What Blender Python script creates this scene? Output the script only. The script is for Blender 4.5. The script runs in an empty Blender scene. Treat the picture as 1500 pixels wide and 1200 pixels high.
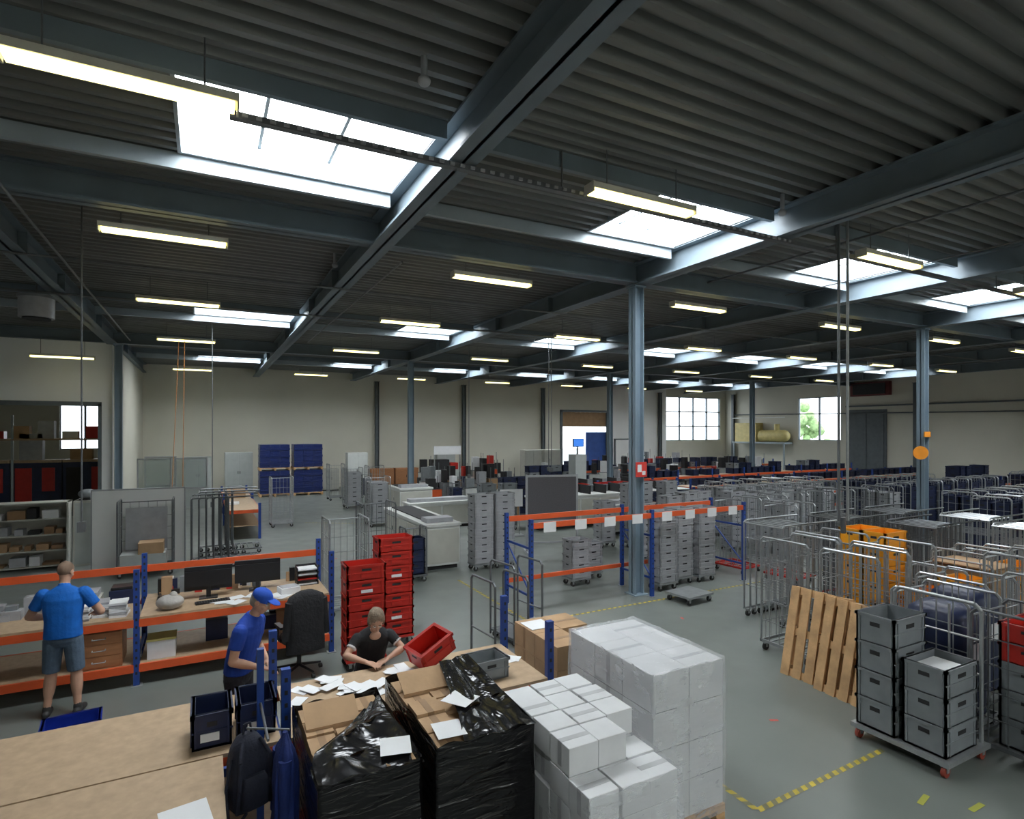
import bpy, bmesh, math, random
from mathutils import Vector, Matrix
from mathutils.bvhtree import BVHTree
random.seed(7)
sc=bpy.context.scene
COL=sc.collection
# ------------------------------------------------------------ materials
MATS={}
def M(name,col,rough=.5,metal=0,var=.12,scale=4,bump=0,bscale=30,emit=0,spec=.5,stretch=None):
    if name in MATS: return MATS[name]
    m=bpy.data.materials.new(name); m.use_nodes=True
    nt=m.node_tree; b=nt.nodes['Principled BSDF']
    b.inputs['Roughness'].default_value=rough; b.inputs['Metallic'].default_value=metal
    b.inputs['Specular IOR Level'].default_value=spec
    tc=nt.nodes.new('ShaderNodeTexCoord'); n=nt.nodes.new('ShaderNodeTexNoise')
    n.inputs['Scale'].default_value=scale; n.inputs['Detail'].default_value=5
    src=tc.outputs['Object']
    if stretch:
        mp=nt.nodes.new('ShaderNodeMapping'); mp.inputs['Scale'].default_value=stretch
        nt.links.new(src,mp.inputs[0]); src=mp.outputs[0]
    nt.links.new(src,n.inputs['Vector'])
    r=nt.nodes.new('ShaderNodeValToRGB')
    r.color_ramp.elements[0].position=.3; r.color_ramp.elements[1].position=.7
    r.color_ramp.elements[0].color=[max(0,c*(1-var)) for c in col]+[1]
    r.color_ramp.elements[1].color=[min(1,c*(1+var)) for c in col]+[1]
    nt.links.new(n.outputs['Fac'],r.inputs[0]); nt.links.new(r.outputs[0],b.inputs['Base Color'])
    if bump:
        n2=nt.nodes.new('ShaderNodeTexNoise'); n2.inputs['Scale'].default_value=bscale; n2.inputs['Detail'].default_value=4
        nt.links.new(src,n2.inputs['Vector'])
        bp=nt.nodes.new('ShaderNodeBump'); bp.inputs['Strength'].default_value=bump; bp.inputs['Distance'].default_value=.02
        nt.links.new(n2.outputs['Fac'],bp.inputs['Height']); nt.links.new(bp.outputs[0],b.inputs['Normal'])
    if emit:
        b.inputs['Emission Color'].default_value=list(col)+[1]; b.inputs['Emission Strength'].default_value=emit
    MATS[name]=m; return m
def film(name,col,alpha,rough=.18,strength=.5,scale=3):
    m=M(name,col,rough,0,.1,6)
    nt=m.node_tree; b=nt.nodes['Principled BSDF']
    tc=nt.nodes.new('ShaderNodeTexCoord'); mp=nt.nodes.new('ShaderNodeMapping'); mp.inputs['Scale'].default_value=(1,1,5.5)
    mp.inputs['Rotation'].default_value=(.25,.35,.1)
    n=nt.nodes.new('ShaderNodeTexNoise'); n.inputs['Scale'].default_value=scale; n.inputs['Distortion'].default_value=.6; n.inputs['Detail'].default_value=3
    nt.links.new(tc.outputs['Object'],mp.inputs[0]); nt.links.new(mp.outputs[0],n.inputs['Vector'])
    bp=nt.nodes.new('ShaderNodeBump'); bp.inputs['Strength'].default_value=strength; bp.inputs['Distance'].default_value=.05
    nt.links.new(n.outputs['Fac'],bp.inputs['Height']); nt.links.new(bp.outputs[0],b.inputs['Normal'])
    b.inputs['Alpha'].default_value=alpha
    return m
steel=M('steel_bluegrey',(.15,.19,.22),.45,0,.12,1.5)
steel_l=M('steel_lightgrey',(.33,.38,.41),.5,0,.1,1.5)
steel_c=M('steel_column_grey',(.21,.28,.34),.45,0,.1,1.5)
deckm=M('galvanised_deck',(.165,.172,.168),.5,.25,.25,.8,stretch=(.3,3,1))
wallm=M('cream_wall_paint',(.66,.64,.55),.8,0,.04,.5)
wallw=M('white_wall_paint',(.8,.81,.8),.8,0,.05,.5)
trimg=M('grey_trim',(.12,.14,.15),.5)
galv=M('galvanised_tube',(.36,.38,.39),.35,.5,.1,10)
galvd=M('dark_tube',(.16,.17,.18),.4,.5,.1,10)
orange=M('orange_beam_paint',(.68,.1,.025),.45,0,.1,4)
blue=M('blue_upright_paint',(.015,.055,.26),.45)
red=M('red_plastic',(.48,.022,.014),.4,0,.08,6)
greyp=M('grey_plastic',(.21,.23,.245),.5,0,.1,6)
lgrey=M('light_grey_plastic',(.36,.37,.39),.5,0,.1,6)
navy=M('navy_plastic',(.01,.018,.06),.45,0,.2,6)
bluep=M('blue_plastic',(.008,.03,.28),.4)
yellow=M('yellow_plastic',(.95,.40,.02),.45,0,.06,5)
black=M('black_plastic',(.012,.012,.014),.4)
card=M('cardboard',(.42,.27,.15),.85,0,.1,5,.1)
cardd=M('cardboard_tape',(.27,.16,.08),.45)
board=M('chipboard_top',(.42,.30,.19),.6,0,.1,14,.05)
wood=M('pallet_wood',(.6,.37,.18),.75,0,.22,5,.2,stretch=(1,1,6))
woodd=M('drawer_wood',(.36,.16,.07),.5,0,.15,4,stretch=(1,1,8))
paper=M('white_paper',(.74,.75,.76),.8,0,.03)
whitebox=M('white_carton',(.66,.67,.68),.7,0,.05,5)
seam=M('carton_seam_tape',(.44,.45,.46),.4)
cabm=M('cabinet_grey',(.42,.45,.44),.5,0,.05)
cabw=M('cabinet_white',(.62,.64,.62),.5,0,.05)
cabg=M('cabinet_beige',(.5,.5,.45),.5,0,.05)
dark=M('dark_interior',(.02,.02,.022),.7)
boardg=M('pinboard_grey',(.11,.105,.115),.9,0,.1,40)
tapey=M('yellow_floor_tape',(.5,.38,.04),.6,0,.25,9)
tapek=M('faded_floor_tape',(.2,.19,.1),.6,0,.2,9)
rubber=M('rubber',(.03,.03,.03),.7)
wheelr=M('red_wheel',(.3,.05,.03),.5)
blackfilm=film('black_stretch_film',(.006,.006,.007),1,.18,.7,3)
clearfilm=film('clear_stretch_film',(.8,.82,.85),.3,.16,.35,4)
bluefilm=film('blue_stretch_film',(.008,.022,.13),1,.3,.6,3)
tubew=M('fluorescent_tube',(1,.88,.36),.5,0,0,4,emit=3.6)
lampw=M('lamp_housing',(.6,.58,.5),.5)
skyl=M('skylight_polycarbonate',(.93,.97,1),.5,0,0,4,emit=20)
screen=M('screen_blue',(.05,.2,.7),.3,emit=.8)
signr=M('sign_red',(.6,.04,.03),.5)
signo=M('sign_orange',(.85,.3,.02),.5)
leaf=M('foliage',(.3,.45,.2),.8,0,.4,3)
bark=M('bark',(.1,.06,.03),.9)
glass=M('office_glass',(.35,.42,.4),.15); glass.node_tree.nodes['Principled BSDF'].inputs['Alpha'].default_value=.35
fl=M('epoxy_floor',(.165,.182,.168),.36,0,.1,.7,.03,60)
def floor_extra():
    nt=fl.node_tree; b=nt.nodes['Principled BSDF']
    tc=nt.nodes.new('ShaderNodeTexCoord'); n=nt.nodes.new('ShaderNodeTexNoise'); n.inputs['Scale'].default_value=2.2; n.inputs['Detail'].default_value=8
    mr=nt.nodes.new('ShaderNodeMapRange'); mr.inputs['To Min'].default_value=.26; mr.inputs['To Max'].default_value=.48
    nt.links.new(tc.outputs['Object'],n.inputs['Vector']); nt.links.new(n.outputs['Fac'],mr.inputs['Value']); nt.links.new(mr.outputs[0],b.inputs['Roughness'])
floor_extra()
# ------------------------------------------------------------ mesh builder
class MB:
    def __init__(s): s.v=[]; s.f=[]; s.mi=[]; s.ms=[]; s.sm=[]
    def _m(s,m):
        if m not in s.ms: s.ms.append(m)
        return s.ms.index(m)
    def add(s,vs,fs,m,smooth=False):
        o=len(s.v); s.v+= [tuple(v) for v in vs]; k=s._m(m)
        for f in fs: s.f.append([i+o for i in f]); s.mi.append(k); s.sm.append(smooth)
    def box(s,x0,y0,z0,x1,y1,z1,m,mat=None):
        vs=[Vector(p) for p in ((x0,y0,z0),(x1,y0,z0),(x1,y1,z0),(x0,y1,z0),(x0,y0,z1),(x1,y0,z1),(x1,y1,z1),(x0,y1,z1))]
        if mat: vs=[mat@v for v in vs]
        s.add(vs,[(0,3,2,1),(4,5,6,7),(0,1,5,4),(1,2,6,5),(2,3,7,6),(3,0,4,7)],m)
    def cyl(s,p0,p1,r,m,n=6,r1=None):
        p0=Vector(p0); p1=Vector(p1); t=(p1-p0).normalized()
        u=t.orthogonal().normalized(); w=t.cross(u); r1=r if r1 is None else r1
        vs=[p0+(u*math.cos(a)+w*math.sin(a))*r for a in [2*math.pi*i/n for i in range(n)]]
        vs+=[p1+(u*math.cos(a)+w*math.sin(a))*r1 for a in [2*math.pi*i/n for i in range(n)]]
        s.add(vs,[(i,(i+1)%n,n+(i+1)%n,n+i) for i in range(n)],m,n>6)
        s.add(vs,[tuple(range(n-1,-1,-1)),tuple(range(n,2*n))],m)
    def path(s,pts,r,m,n=6):
        for a,b in zip(pts[:-1],pts[1:]): s.cyl(a,b,r,m,n)
    def ball(s,c,r,m,sc3=(1,1,1),nu=12,nv=8):
        vs=[];fs=[]
        for j in range(nv+1):
            th=math.pi*j/nv
            for i in range(nu):
                a=2*math.pi*i/nu
                vs.append((c[0]+r*sc3[0]*math.sin(th)*math.cos(a),c[1]+r*sc3[1]*math.sin(th)*math.sin(a),c[2]+r*sc3[2]*math.cos(th)))
        for j in range(nv):
            for i in range(nu): fs.append((j*nu+i,(j+1)*nu+i,(j+1)*nu+(i+1)%nu,j*nu+(i+1)%nu))
        s.add(vs,fs,m,True)
    def rings(s,rl,m,pw=.6,n=28,wr=0,seed=0,cap=True,smooth=True):
        rnd=random.Random(seed); ph=[rnd.uniform(0,6.28) for _ in range(4)]; vs=[];fs=[];K=len(rl)
        for k,(cx,cy,z,rx,ry) in enumerate(rl):
            for i in range(n):
                a=2*math.pi*i/n; c_,s_=math.cos(a),math.sin(a)
                q=1+wr*(math.sin(a*5+ph[0]+k*.35)*.5+math.sin(a*9+ph[1]-k*.5)*.3+math.sin(k*1.3+a*2+ph[2])*.4)
                vs.append((cx+rx*math.copysign(abs(c_)**pw,c_)*q,cy+ry*math.copysign(abs(s_)**pw,s_)*q,z))
        for k in range(K-1):
            for i in range(n): fs.append((k*n+i,k*n+(i+1)%n,(k+1)*n+(i+1)%n,(k+1)*n+i))
        s.add(vs,fs,m,smooth)
        if cap: s.add(vs,[tuple(range(n-1,-1,-1)),tuple(range((K-1)*n,K*n))],m,False)
    def out(s,name,loc=(0,0,0),rz=0,bevel=0):
        me=bpy.data.meshes.new(name); me.from_pydata(s.v,[],s.f)
        for m in s.ms: me.materials.append(m)
        me.polygons.foreach_set('material_index',s.mi); me.polygons.foreach_set('use_smooth',s.sm)
        me.update()
        ob=bpy.data.objects.new(name,me); COL.objects.link(ob); ob.location=loc; ob.rotation_euler[2]=rz
        if bevel:
            b=ob.modifiers.new('bevel','BEVEL'); b.width=bevel; b.segments=2; b.limit_method='ANGLE'
        return ob
def inst(ob,x,y,rz=0,z=0):
    o=bpy.data.objects.new(ob.name.split('.')[0],ob.data); COL.objects.link(o); o.location=(x,y,z); o.rotation_euler[2]=rz
    return o
# ------------------------------------------------------------ room shell
X0,X1,Y0,Y1=-10,39,-5,35
ZB,ZD,ZW=6.3,6.72,7.0
b=MB(); b.box(X0-.3,Y0-.3,-.2,X1+.3,Y1+9,0,fl); b.out('floor')
b=MB(); b.box(X1+.3,-40,-.3,X1+60,90,-.05,M('asphalt',(.3,.3,.29),.9)); b.box(-60,Y1+9,-.3,X1+.3,90,-.05,M('asphalt',(.3,.3,.29),.9)); b.out('ground_outside')
b=MB()
b.box(X0,Y1,0,-6.2,Y1+.3,ZW,wallm); b.box(-6.2,Y1,0,-4.2,Y1+.3,2.4,wallm); b.box(-6.2,Y1,4.9,-4.2,Y1+.3,ZW,wallm)
b.box(-4.2,Y1,0,22.5,Y1+.3,ZW,wallm); b.box(22.5,Y1,4.7,26.8,Y1+.3,ZW,wallm)
b.box(26.8,Y1,0,32.4,Y1+.3,ZW,wallw); b.box(32.4,Y1,0,38.4,Y1+.3,2.5,wallm); b.box(32.4,Y1,6.0,38.4,Y1+.3,ZW,wallm)
b.box(38.4,Y1,0,X1+.3,Y1+.3,ZW,wallm); b.out('wall_north')
b=MB()
b.box(X1,Y0,0,X1+.3,24.9,ZW,wallm); b.box(X1,24.9,0,X1+.3,28.2,2.6,wallm); b.box(X1,24.9,5.7,X1+.3,28.2,ZW,wallm); b.box(X1,28.2,0,X1+.3,Y1,ZW,wallm)
b.out('wall_east')
b=MB(); b.box(X0-.3,Y0-.3,0,X0,Y1+.3,ZW,wallw); b.out('wall_west')
b=MB(); b.box(X0,Y0-.3,0,X1+.3,Y0,ZW,wallm); b.out('wall_south')
b=MB(); b.box(X0,24,4.25,-3.1,24.2,ZW,wallw); b.box(-3.1,24,0,-2.8,24.2,ZW,wallw); b.box(-2.95,24.2,0,-2.8,Y1,ZW,wallm)
b.box(X0,23.93,4.15,-3.1,24.0,4.3,trimg); b.box(-3.2,23.93,0,-3.1,24.0,4.25,trimg); b.box(-6.9,24.02,0,-6.8,24.1,4.2,trimg); b.out('wall_partition')
def window(name,p,axis,w,h,nx,nz):
    b=MB(); t=.09
    def bx(a0,z0,a1,z1):
        if axis=='x': b.box(a0,.05,z0,a1,.2,z1,steel)
        else: b.box(.05,a0,z0,.2,a1,z1,steel)
    for i in range(nx+1): bx(i*w/nx-t/2,0,i*w/nx+t/2,h)
    for j in range(nz+1): bx(0,j*h/nz-t/2,w,j*h/nz+t/2)
    b.out(name,p)
window('window_1',(32.4,Y1,2.5),'x',6,3.5,4,3)
window('window_2',(X1,24.9,2.6),'y',3.3,3.1,2,1)
window('window_3',(-6.2,Y1,2.4),'x',2,2.5,2,1)
b=MB()
for a,c in ((22.4,22.6),(26.7,26.9)): b.box(a,Y1-.06,0,c,Y1+.33,4.8,trimg)
b.box(22.4,Y1-.06,4.65,26.9,Y1+.33,4.8,trimg); b.box(24.9,Y1+.34,0,26.8,Y1+.4,3.2,M('door_blue',(.04,.1,.35),.5))
b.box(22.6,Y1+.34,3.6,26.8,Y1+.4,4.65,card); b.out('door_1')
b=MB(); b.box(27.3,Y1-.1,0,29.2,Y1-.02,2.6,wallw); b.box(27.2,Y1-.12,0,27.3,Y1-.02,2.7,trimg); b.box(29.2,Y1-.12,0,29.3,Y1-.02,2.7,trimg); b.box(27.2,Y1-.12,2.6,29.3,Y1-.02,2.7,trimg);b.out('door_2')
b=MB(); b.box(X1-.12,21.8,0,X1-.02,24.3,4.7,trimg); b.box(X1-.16,21.95,.1,X1-.12,23.0,4.55,M('door_grey',(.12,.14,.15),.5)); b.box(X1-.16,23.08,.1,X1-.12,24.15,4.55,MATS['door_grey']); b.out('door_3')
b=MB(); b.box(X1-.12,-4,4.9,X1-.02,24.5,5.0,trimg); b.cyl((X1-.2,0,4.2),(X1-.2,34,4.6),.04,trimg); b.out('trim_1')
def deck_piece(b,x0,x1,y0,y1):
    per=.235; prof=[(0,0),(.08,0),(.115,.09),(.2,.09)]
    pts=[]; k=math.floor(y0/per)
    pts.append((y0,0))
    while k*per<y1:
        for a,h in prof:
            y=k*per+a
            if y0<y<y1: pts.append((y,h))
        k+=1
    pts.append((y1,0))
    vs=[];fs=[]
    for y,h in pts: vs+=[(x0,y,ZD+h),(x1,y,ZD+h)]
    for i in range(len(pts)-1): fs.append((2*i,2*i+2,2*i+3,2*i+1))
    b.add(vs,fs,deckm)
BX=[-8.1,-2.8,2.5,7.8,13.1,18.4,23.7,29.0,34.3]
SKY=[(-4.6,-2.7),(6.05,8.05),(17.2,19.1),(28.2,29.9)]  # first and last rows are added, to light the foreground and back wall
SKX=[(x-(2.75 if i==0 else 2.05),x-.16) for i,x in enumerate(BX[2:])]
b=MB(); yc=Y0-.3
for s0,s1 in SKY:
    deck_piece(b,X0-.3,X1+.3,yc,s0)
    xc=X0-.3
    for a,c in SKX: deck_piece(b,xc,a,s0,s1); xc=c
    deck_piece(b,xc,X1+.3,s0,s1); yc=s1
deck_piece(b,X0-.3,X1+.3,yc,Y1+.3)
b.out('ceiling')
for s0,s1 in SKY:
    for a,c in SKX:
        b=MB(); z0,z1=ZD-.02,ZD+.3; t=.04
        b.box(a,s0-t,z0,c,s0,z1,steel_l); b.box(a,s1,z0,c,s1+t,z1,steel_l); b.box(a-t,s0-t,z0,a,s1+t,z1,steel_l); b.box(c,s0-t,z0,c+t,s1+t,z1,steel_l)
        b.box(a,s0,z1-.03,c,s1,z1,skyl)
        for i in range(1,3):
            x=a+(c-a)*i/3; b.box(x-.02,s0,z1-.08,x+.02,s1,z1-.035,steel_l)
        b.out('skylight')
def ibeam(b,p0,p1,z0,z1,w,m):
    (xa,ya),(xb,yb)=p0,p1
    if xa==xb:
        b.box(xa-.02,ya,z0,xa+.02,yb,z1,m); b.box(xa-w/2,ya,z0,xa+w/2,yb,z0+.035,m); b.box(xa-w/2,ya,z1-.03,xa+w/2,yb,z1,m)
    else:
        b.box(xa,ya-.02,z0,xb,ya+.02,z1,m); b.box(xa,ya-w/2,z0,xb,ya+w/2,z0+.035,m); b.box(xa,ya-w/2,z1-.03,xb,ya+w/2,z1,m)
for x in BX:
    b=MB(); ibeam(b,(x,Y0),(x,Y1),ZB-.02,ZD,.32,steel)
    for y in (2.2,12.5,15.5,20.5,27):
        b.box(x-.15,y-.006,ZB+.015,x+.15,y+.006,ZD-.03,steel)
    b.out('roof_beam')
for y in (9.3,24.0):
    b=MB(); ibeam(b,(X0,y),(X1,y),ZB+.02,ZD-.005,.28,steel)
    b.out('roof_girder')
b=MB()
for s0,s1 in SKY:
    for y,m in ((s0-.1,steel),(s1+.1,steel_l)):
        for i in range(len(BX)-1): b.box(BX[i]+.165,y-.035,ZD-.2,BX[i+1]-.165,y+.035,ZD-.005,m)
b.out('skylight_trimmer_beams')
def column(x,y,name='steel_column',top=ZB-.02,w=.22,m=steel_c):
    b=MB(); b.box(x-w/2,y-w/2,.02,x-w/2+.02,y+w/2,top,m); b.box(x+w/2-.02,y-w/2,.02,x+w/2,y+w/2,top,m); b.box(x-w/2,y-.012,.02,x+w/2,y+.012,top,m)
    b.box(x-w/2-.06,y-w/2-.06,0,x+w/2+.06,y+w/2+.06,.02,m); b.box(x-w/2-.03,y-w/2-.03,top-.03,x+w/2+.03,y+w/2+.03,top,m); return b.out(name)
for x in (7.8,18.4,29.0): column(x,9.3)
for x in (-2.6,7.8,18.4,29.0): column(x,24.0 if x>0 else 23.8)
for x in (9.2,14.9,20.9,31.6): column(x,34.82,'wall_column',6.28,.22,trimg)
for y in (14,20,34): column(38.8,y,'wall_column',6.28,.22,trimg)
b=MB(); b.box(.2,5.85,6.2,30,5.93,6.26,galvd)
for i in range(64):
    x=.3+i*.12; b.box(x,5.83,6.215,x+.05,5.85,6.245,lgrey)
for x in [v+1.3 for v in BX[2:7]]: b.cyl((x,5.89,6.26),(x,5.89,ZD-.01),.012,galvd)
b.out('cable_tray')
b=MB(); b.cyl((-8,12.2,6.25),(30,12.2,6.25),.02,galvd); b.cyl((-8,15.4,6.25),(30,15.4,6.25),.025,galvd); b.cyl((-2.1,4,6.2),(-2.1,22,6.2),.02,galvd); b.cyl((3,9.7,6.24),(3,20,6.24),.02,galvd)
b.cyl((9.5,1,6.5),(9.5,9,6.5),.02,galvd); b.cyl((12,-2,6.5),(12,9,6.5),.015,galvd); b.out('conduit_pipes')
b=MB(); b.cyl((8.95,5.75,1.9),(8.95,5.75,6.7),.022,galvd,8); b.cyl((9.1,5.7,1.9),(9.1,5.7,6.7),.022,galv,8); b.cyl((9.02,5.72,1.7),(9.02,5.72,1.95),.04,galvd,8); b.out('power_drop_pole')
for x,y,z in ((-1.6,10.5,2.0),(9.2,21,1.6),(11.1,18.1,2),(10.9,17.6,2),(.2,19.5,1.2)):
    b=MB(); b.cyl((x,y,z),(x,y,ZD),.013,galvd); b.box(x-.05,y-.05,z-.15,x+.05,y+.05,z,galvd); b.out('hanging_power_cable')
b=MB(); oc=M('cable_orange',(.5,.2,.06),.5); b.cyl((-.9,20.3,.9),(-.7,20.5,6.1),.01,oc); b.cyl((-.6,20.3,.9),(-.55,20.5,6.1),.01,oc); b.out('orange_air_hose')
b=MB(); b.cyl((-3.05,15.1,5.65),(-3.05,15.1,6.05),.3,lgrey,20); b.cyl((-3.05,15.1,6.05),(-3.05,15.1,6.1),.32,greyp,20); b.cyl((-3.05,15.1,5.62),(-3.05,15.1,5.66),.24,dark,20); b.cyl((-3.05,15.1,6.1),(-3.05,15.1,ZD),.015,galvd); b.out('hanging_speaker')
for x,y in ((1.75,5.0),(7.4,5.6),(2.2,11.4),(8.5,13)):
    b=MB(); b.cyl((x,y,6.52),(x,y,ZD+.05),.03,lgrey,10); b.ball((x,y,6.5),.06,lgrey,(1,1,.8)); b.out('smoke_detector')
b=MB(); L=1.6
b.box(0,-.09,.03,L,.09,.1,lampw); b.box(.02,-.075,-.015,L-.02,.075,.03,tubew); b.box(-.015,-.095,-.02,.0,.095,.1,lampw); b.box(L,-.095,-.02,L+.015,.095,.1,lampw)
b.cyl((.25,0,.1),(.25,0,.55),.008,galvd); b.cyl((L-.25,0,.1),(L-.25,0,.55),.008,galvd)
lamp=b.out('fluorescent_light',(-1.35,5.6,6.15))
for k in range(7):
    for y in (-1,5.6,9.85,14.8,21,31):
        if k==0 and y==5.6: continue
        inst(lamp,-1.3+5.3*k,y,0,6.15)
inst(lamp,-4.7,22.5,0,5.6); inst(lamp,-6.6,29,0,5.6); inst(lamp,-5.5,26,0,5.6)  # last two lamps, behind the partition, are added to brighten the annex
# ------------------------------------------------------------ totes, cages, pallets
def tote(b,x,y,z,w,d,h,m,fill=None):
    t=.02; i=.012
    b.box(x+i,y+i,z,x+w-i,y+d-i,z+.02,m)
    b.box(x+i,y+i,z,x+w-i,y+i+t,z+h,m); b.box(x+i,y+d-i-t,z,x+w-i,y+d-i,z+h,m)
    b.box(x+i,y+i,z,x+i+t,y+d-i,z+h,m); b.box(x+w-i-t,y+i,z,x+w-i,y+d-i,z+h,m)
    for a,c,e,f in ((x,y,x+w,y+.035),(x,y+d-.035,x+w,y+d),(x,y,x+.035,y+d),(x+w-.035,y,x+w,y+d)): 
        b.box(a,c,z+h-.03,e,f,z+h,m)
    zz=z+h*.62
    b.box(x+w*.38,y+i-.004,zz,x+w*.62,y+i+.001,zz+h*.14,dark); b.box(x+i-.004,y+d*.38,zz,x+i+.001,y+d*.62,zz+h*.14,dark)
    for q in (.12,.88):
        b.box(x+w*q-.008,y+.002,z+.02,x+w*q+.008,y+i,z+h-.03,m); b.box(x+.002,y+d*q-.008,z+.02,x+i,y+d*q+.008,z+h-.03,m)
    b.box(x+.004,y+.004,z+h*.5-.006,x+w-.004,y+i,z+h*.5+.006,m)
    if fill: b.box(x+.04,y+.04,z+.02,x+w-.04,y+d-.04,z+h*.8,fill)
def castors(b,x0,y0,x1,y1,z=.13,m=rubber):
    for x in (x0+.06,x1-.06):
        for y in (y0+.06,y1-.06):
            b.cyl((x,y-.018,.055),(x,y+.018,.055),.055,m,12); b.box(x-.03,y-.03,.1,x+.03,y+.03,z,galv)
            b.box(x-.02,y-.028,.05,x+.02,y-.02,.12,galv); b.box(x-.02,y+.02,.05,x+.02,y+.028,.12,galv)
def stack(name,x,y,w,d,n,h,m,z0=.17,dolly=True,fill=None):
    b=MB()
    if dolly: castors(b,0,0,w,d); b.box(0,0,.13,w,d,.165,galv)
    for k in range(n): tote(b,random.uniform(-.006,.006),0,z0+k*h*.965,w,d,h,m,fill if k==n-1 else None)
    return b.out(name,(x,y,0),random.uniform(-.06,.06))
def cage_mesh(name,w=.72,d=.82,h=1.72,load=None,front=False,m=galv,nv=5,basem=None):
    b=MB(); castors(b,0,0,w,d); z=.15
    basem=basem or m
    b.box(0,0,.13,w,.035,.17,basem); b.box(0,d-.035,.13,w,d,.17,basem); b.box(0,0,.13,.035,d,.17,basem); b.box(w-.035,0,.13,w,d,.17,basem)
    for i in range(1,6): b.box(0.02,d*i/6-.015,.14,w-.02,d*i/6+.015,.155,basem)
    for x in (0.015,w-.015):
        b.path([(x,.015,z),(x,.015,h-.05),(x,.06,h),(x,d-.06,h),(x,d-.015,h-.05),(x,d-.015,z)],.017,m)
        for i in range(1,nv): b.cyl((x,d*i/nv,z),(x,d*i/nv,h),.007,m,4)
        for k in range(1,5): b.cyl((x,.015,z+(h-z)*k/5),(x,d-.015,z+(h-z)*k/5),.007,m,4)
    for y in ([d-.015,.015] if front else [d-.015]):
        b.cyl((0,y,h-.08),(w,y,h-.08),.012,m,5)
        for i in range(1,nv+1): b.cyl((w*i/(nv+1),y,z),(w*i/(nv+1),y,h-.08),.006,m,4)
        for k in range(1,5): b.cyl((0,y,z+(h-z)*k/5.5),(w,y,z+(h-z)*k/5.5),.006,m,4)
    if load: load(b)
    return b.out(name)
def place(ob,x,y,rz=0): ob.location=(x,y,0); ob.rotation_euler[2]=rz; return ob
def load_totes(cols,w=.6):
    def f(b):
        for (x,y,n,m,h) in cols:
            for k in range(n): tote(b,x,y,.17+k*h*.97,w,.38,h,m)
    return f
def nested(name,n,along=.16,m=galv,w=.72,d=.82,h=1.72,basem=None):
    b=MB()
    for i in range(n):
        o=i*along
        castors(b,o,0,o+w if i==n-1 else o+.5,d)
        for y in (.015,d-.015):
            b.path([(o+.015,y,.13),(o+.015,y,h-.04+.01*(i%2)),(o+.06,y,h),(o+w-.05,y,h)],.018,m)
            b.cyl((o,y,.14),(o+w,y,.14),.018,basem or m)
        b.cyl((o+.015,0,h-.04),(o+.015,d,h-.04),.016,m)
        for k in range(1,6): b.cyl((o+.015,d*k/6,.15),(o+.015,d*k/6,h-.04),.008,m,4)
        for k in range(1,4): b.cyl((o+.015,0,.15+k*.42),(o+.015,d,.15+k*.42),.009,m,4)
        b.cyl((o+w,0.02,.14),(o+w,d-.02,.14),.018,basem or m)
    return b.out(name)
def pallet_mesh(b,x,y,z,w=.8,d=1.2,mat=None,m=wood):
    def bx(*a): b.box(a[0]+x,a[1]+y,a[2]+z,a[3]+x,a[4]+y,a[5]+z,m,mat)
    for i in range(5): xx=(w-.12)*i/4; bx(xx,0,.122,xx+.12,d,.144)
    for yy in (0,d/2-.05,d-.1): bx(0,yy,.1,w,yy+.1,.122)
    for xx in (0,w/2-.05,w-.1):
        bx(xx,0,0,xx+.1,d,.022)
        for yy in (0,d/2-.07,d-.14): bx(xx,yy,.022,xx+.1,yy+.14,.1)
# ------------------------------------------------------------ benches
def upright(b,x,y,z1,w=.07,d=.06):
    b.box(x-w/2,y-d/2,0,x+w/2,y+d/2,z1,blue)
    k=0
    while .15+k*.1<z1-.05:
        z=.15+k*.1
        b.box(x-.012,y-d/2-.002,z,x+.012,y-d/2+.001,z+.035,dark); k+=1
    b.box(x-w/2-.03,y-d/2-.03,0,x+w/2+.03,y+d/2+.03,.008,galv)
def bench(name,xs,y0,y1,zt,lower=.28,postz=1.5,back=True,top=board,front_up=None):
    b=MB()
    for x in xs:
        upright(b,x,y0+.03,postz); upright(b,x,y1-.03,postz)
        for z in (.3,zt-.2): b.box(x-.015,y0+.05,z,x+.015,y1-.05,z+.04,blue)
    for a,c in zip(xs[:-1],xs[1:]):
        for y in (y0-.005,y1-.035):
            b.box(a+.03,y,zt-.13,c-.03,y+.04,zt-.03,orange); b.box(a+.03,y,lower-.1,c-.03,y+.04,lower,orange)
        b.box(a+.036,y0,zt-.03,c-.036,y1,zt,top); b.box(a+.036,y0+.04,lower-.02,c-.036,y1-.04,lower,top)
        if back: b.box(a+.03,y1-.03,postz-.28,c-.03,y1+.01,postz-.18,orange)
    return b.out(name)
bench('packing_bench',[-4.35,-1.89,.57,3.03],4.9,5.95,.9,postz=1.45,back=False)
b=MB(); b.box(-4.35,3.6,.86,.12,4.88,.9,board)
for x in (-4.3,-1.9,.06):
    for y in (3.65,4.82): b.box(x-.03,y-.03,0,x+.03,y+.03,.86,blue)
b.box(-4.3,3.61,.76,.1,3.65,.86,orange); b.box(.08,3.65,.78,.11,4.82,.86,orange)
b.box(.35,4.79,0,.40,4.84,1.68,blue); b.box(.1,4.79,.78,.36,4.83,.84,blue); b.cyl((.375,4.82,1.27),(.375,4.2,1.27),.01,galvd,8); b.cyl((.26,4.44,1.27),(.52,4.28,1.27),.009,galvd,8); b.out('work_table')
bench('desk_bench',[-5.75,-3.27,-.79,1.69],9.0,10.2,.9,postz=1.52)
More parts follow.
